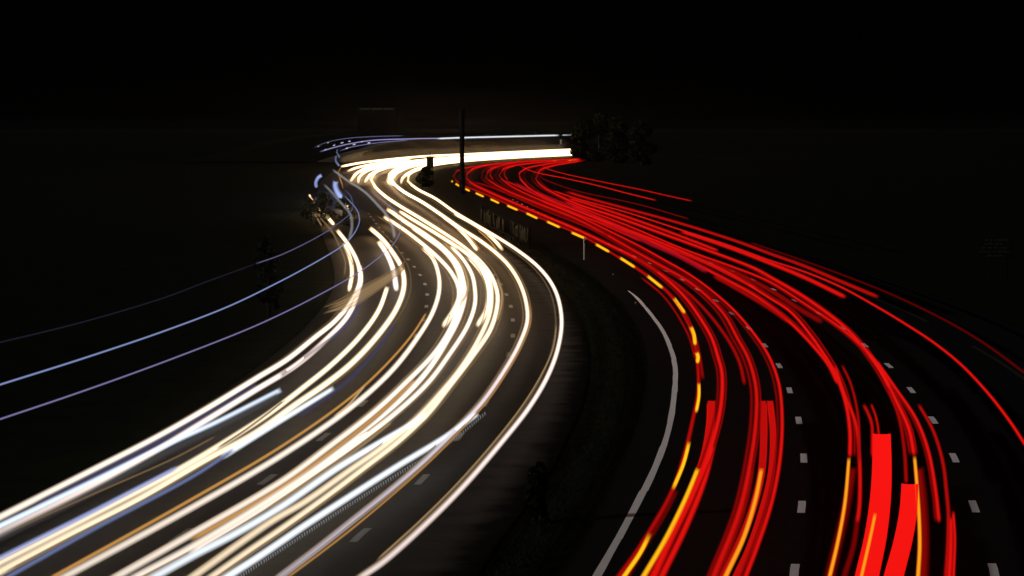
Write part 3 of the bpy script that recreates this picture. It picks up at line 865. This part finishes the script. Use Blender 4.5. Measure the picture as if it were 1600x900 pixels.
r_('red', [(1428, 709), (1420, 670), (1401, 628), (1379, 586), (1362, 560), (1341, 533), (1315, 507), (1258, 465), (1200, 431), (1178, 419), (1100, 389), (1040, 367), (960, 338), (900, 318), (862, 300), (846, 290), (837, 278), (844, 266), (860, 260), (910, 251)],
   'bright red streak that becomes the tall yellow one in the second lane', w=.9, s=.9, twins=[(-6, .6, .3), (5, .4, .35)])
r_('red', [(1467, 813), (1462, 768), (1450, 703), (1431, 654), (1401, 609), (1370, 566), (1342, 537), (1315, 514), (1258, 475), (1200, 439), (1140, 415), (1100, 401), (1060, 386), (980, 352), (930, 333), (880, 314)],
   'red streak ending alone in the dark left of the second row of lane marks', w=.75, s=.8, twins=[(-5, .6, .22)])
r_('red', [(1388, 601), (1378, 580), (1368, 562)], 'short fat red stub where the tall yellow streak lane splits', w=1.1, s=.8)
r_('red', [(1416, 753), (1413, 703), (1405, 654), (1386, 601)], 'dim red streak just left of the tall yellow one, ending at the second bar', w=.8, s=.35)
r_('red', [(1478, 898), (1481, 855), (1482, 806), (1479, 770), (1473, 722), (1458, 673), (1433, 628)], 'dim red streak curving down on the right beside the second row of marks', w=.75, s=.45)
r_('red', [(1483, 898), (1485, 855), (1485, 800)], 'bright red bar low on the right beside the second row of marks', w=1.0, s=.9)
r_('red', [(1490, 898), (1492, 840), (1489, 795)], 'thin red line low on the right, closest to the second row of marks', w=.5, s=.8)
r_('red', [(1441, 898), (1443, 850), (1441, 790), (1434, 720)], 'dark red glow round the tall yellow streak', h=.6, w=1.9, s=.35, a=.7)
r_('red', [(1180, 450), (1100, 410), (1040, 386), (960, 355), (900, 335), (840, 311)], 'thick red streak filling the gap in the densest part of the red bundle', w=1.1, s=.6)
r_('red', [(1281, 501), (1246, 481), (1206, 455), (1150, 426), (1100, 404)], 'dim wide red streak ending by the second row of marks in mid distance', w=1.6, s=.28, a=.85)
r_('red', [(1232, 502), (1200, 480), (1160, 456), (1110, 428)], 'dim wide red streak with a cut end under the second lane streaks', w=1.4, s=.4, a=.85)
r_('red', [(1600, 692), (1579, 660), (1546, 617), (1503, 571), (1460, 536), (1416, 507), (1373, 481), (1315, 449), (1258, 425), (1200, 406), (1140, 384), (1060, 358), (980, 332), (900, 310), (862, 297)],
   'lone red streak swinging out to the right edge of the picture', w=.72, s=.8)
r_('red', [(1318, 463), (1258, 434), (1200, 410), (1140, 387), (1060, 360)], 'fat red streak cut off beneath the lone one in the outer lane', w=1.4, s=.8, twins=[(4, .4, .4)])
r_('red', [(1370, 463), (1315, 440), (1258, 416), (1200, 395), (1160, 380), (1118, 366), (1060, 348), (980, 326), (900, 304), (884, 298)], 'soft red streak cut off above the lone one in the outer lane', w=1.15, s=.5, twins=[(-5, .4, .4)])
r_('red', [(1600, 582), (1546, 542), (1489, 507), (1402, 464), (1315, 429), (1243, 403), (1170, 378)], 'very dark red line along the outermost right edge', w=.7, s=.1)
r_('red', [(1081, 314), (1044, 306), (1000, 296), (940, 284), (880, 271), (856, 264), (845, 257), (845, 249)], 'thin red line running off above the red bundle, upper and longer of two', w=.5, s=.6, h=3.4)
r_('red', [(1025, 313), (980, 302), (930, 289), (880, 278), (840, 270), (820, 263), (809, 256), (813, 249)], 'thin red line running off above the red bundle, lower of two', w=.5, s=.75, h=3.4)
r_('red', [(1076, 342), (1000, 320), (900, 298), (870, 288), (850, 280), (842, 274), (843, 266), (860, 259)], 'dark red line fading out below the two thin upper lines', w=.55, s=.2)
r_('red', [(770, 279.5), (766, 273), (768, 265), (782, 259)], 'short red hook in the far bend, leftmost of three', w=.75, s=.8)
r_('red', [(793, 280.5), (788, 273), (790, 265), (806, 258.5)], 'short red hook in the far bend, middle of three', w=.75, s=.8)
r_('red', [(823, 288.5), (814, 280), (811, 273), (815, 265)], 'short red hook in the far bend, rightmost of three', w=.6, s=.75)
r_('red', [(960, 372), (900, 348), (850, 328), (800, 306), (760, 290), (738, 284)], 'dull red filler streak beside the yellow dashes in the distance', w=.9, s=.28, a=.9)
r_('red', [(1000, 376), (940, 350), (890, 329), (840, 306), (800, 287), (786, 281)], 'wide red streak across the waist of the red bundle', w=1.0, s=.55)
r_('red', [(1120, 391), (1050, 364), (980, 339), (920, 319), (885, 309)], 'red streak above the densest part of the red bundle', w=1.2, s=.7)
r_('red', [(760, 262), (800, 257), (850, 253), (905, 250)], 'short red smear low in the far bend towards the dark trees', w=.7, s=.4)
# lower left of the red carriageway: brake lamp bands under the amber lines
r_('red', [(1020, 898), (1062, 810), (1093, 740), (1105, 700), (1111, 660), (1112, 625)], 'broad red band with a square top under the first amber streak', h=.7, w=.35, s=.55, twins=[(-6, .5, .9), (3, .5, .8)], soft=.4, aspect=3.4)
r_('red', [(1035, 898), (1072, 822), (1100, 752), (1116, 690)], 'bright red edge along the right of the first amber streak', h=.7, w=1.1, s=.85)
r_('red', [(1132, 898), (1150, 860), (1174, 800), (1189, 740), (1193, 680), (1192, 625)], 'broad red band with a square top under the second amber streak', h=.7, w=.35, s=.5, twins=[(-4, .4, .8), (5, .4, .75)], soft=.4, aspect=2.7)
r_('red', [(1152, 898), (1172, 855), (1192, 795), (1205, 740), (1208, 680), (1203, 625)], 'red band with a square top right of the second amber streak', h=.7, w=.35, s=.55, twins=[(-4, .4, .8), (4, .4, .9)], soft=.4, aspect=2.7)
r_('red', [(1124, 898), (1142, 850), (1163, 790), (1176, 725)], 'dark red band left of the second amber streak', h=.6, w=1.2, s=.3, a=.85)
r_('red', [(982, 898), (1010, 850), (1040, 800), (1060, 760)], 'dark red tail between the lowest yellow dash and the first amber streak', w=.9, s=.18, a=.8)

y_ = lambda *a, **k: trail(Y, *a, **k)
y_('yellow', [(1007, 898), (1041, 840), (1071, 779), (1092.6, 727)], 'thick golden streak in the first red lane, left of two', w=.8, s=1.0)
y_('amber', [(1135, 898), (1162, 840), (1180.7, 779), (1191, 727)], 'thick amber streak in the first red lane, right of two', w=.75, s=1.0)
y_('amber', [(1297, 898), (1309, 847), (1320, 787), (1327, 711)], 'amber streak on the left side of the second red lane', w=.62, s=1.05)
y_('amber', [(1434.6, 898), (1437, 855), (1436, 806), (1432, 749), (1428.5, 709)], 'tall amber streak on the right side of the second red lane', w=.62, s=1.05)
y_('amber', [(1346.6, 898), (1360, 839), (1368.5, 798)], 'amber line drawn across the widest scarlet bar', w=.5, s=1.0, h=1.15)
dashes = [((704, 281.5), (706.5, 283.5)), ((710, 286), (717.5, 290.5)), ((725, 294), (733, 298)), ((741, 300.5), (755, 307)), ((764, 310), (779, 317)),
          ((790, 320), (808, 328)), ((820, 332), (839, 341)), ((852, 345), (874, 355)), ((890, 362), (914, 372.5)), ((928, 380), (951, 393)),
          ((966, 401), (991, 417)), ((1009, 429), (1034, 449)), ((1051, 463), (1069, 488)), ((1078, 507), (1086, 537)), ((1086.5, 547), (1090, 565)),
          ((1092, 595), (1088, 643)), ((1078, 686), (1052, 763)), ((1018, 829), (977, 898))]
where = ['smallest, most distant', 'second most distant', 'third most distant, just right of the dark mast', 'fourth most distant', 'fifth most distant', 'sixth most distant',
         'seventh most distant', 'eighth most distant', 'one above the white marker post', 'one just right of the marker post', 'one left of the far tip of the white edge line',
         'one above the far tip of the white edge line', 'one where the bend turns downward', 'long upright one on the bend', 'short upright one on the bend', 'upright one beside the white edge line',
         'second nearest', 'nearest, longest']
for k, ((a, b_), wd) in enumerate(zip(dashes, where)):
    mid = ((a[0] + b_[0]) / 2 + (0 if k < 13 else (2 if k < 16 else 3)), (a[1] + b_[1]) / 2)
    lab = 'yellow blinker dash: the ' + wd
    trail(Y, 'yellow', [a, mid, b_], lab, w=.85 if k < 15 else .62, s=1.15, soft=2.2, fade=True)
trail(Y, 'amber', [(888, 251), (898, 250), (904, 249.8)], 'tiny orange dash at the very far end of the red trails', w=.6, s=.8)
trail(Y, 'amber', [(864, 251.3), (872, 250.8)], 'tiny orange speck among the far red trails', w=.5, s=.6)


# ------------------------------------------------------------------ thin night haze round the whole place
m = bpy.data.materials.new('haze')
m.use_nodes = True
m.node_tree.nodes.clear()
vo = m.node_tree.nodes.new('ShaderNodeOutputMaterial')
pv = m.node_tree.nodes.new('ShaderNodeVolumePrincipled')
pv.inputs['Color'].default_value = (.95, .93, .9, 1)
pv.inputs['Density'].default_value = HAZE
pv.inputs['Anisotropy'].default_value = .75
m.node_tree.links.new(pv.outputs[0], vo.inputs['Volume'])
V, F = [], []
box(V, F, (0, 2850, 6.35), (8200, 6400, 14.9))
tag(mesh_obj('haze', V, F, m), kind='stuff')
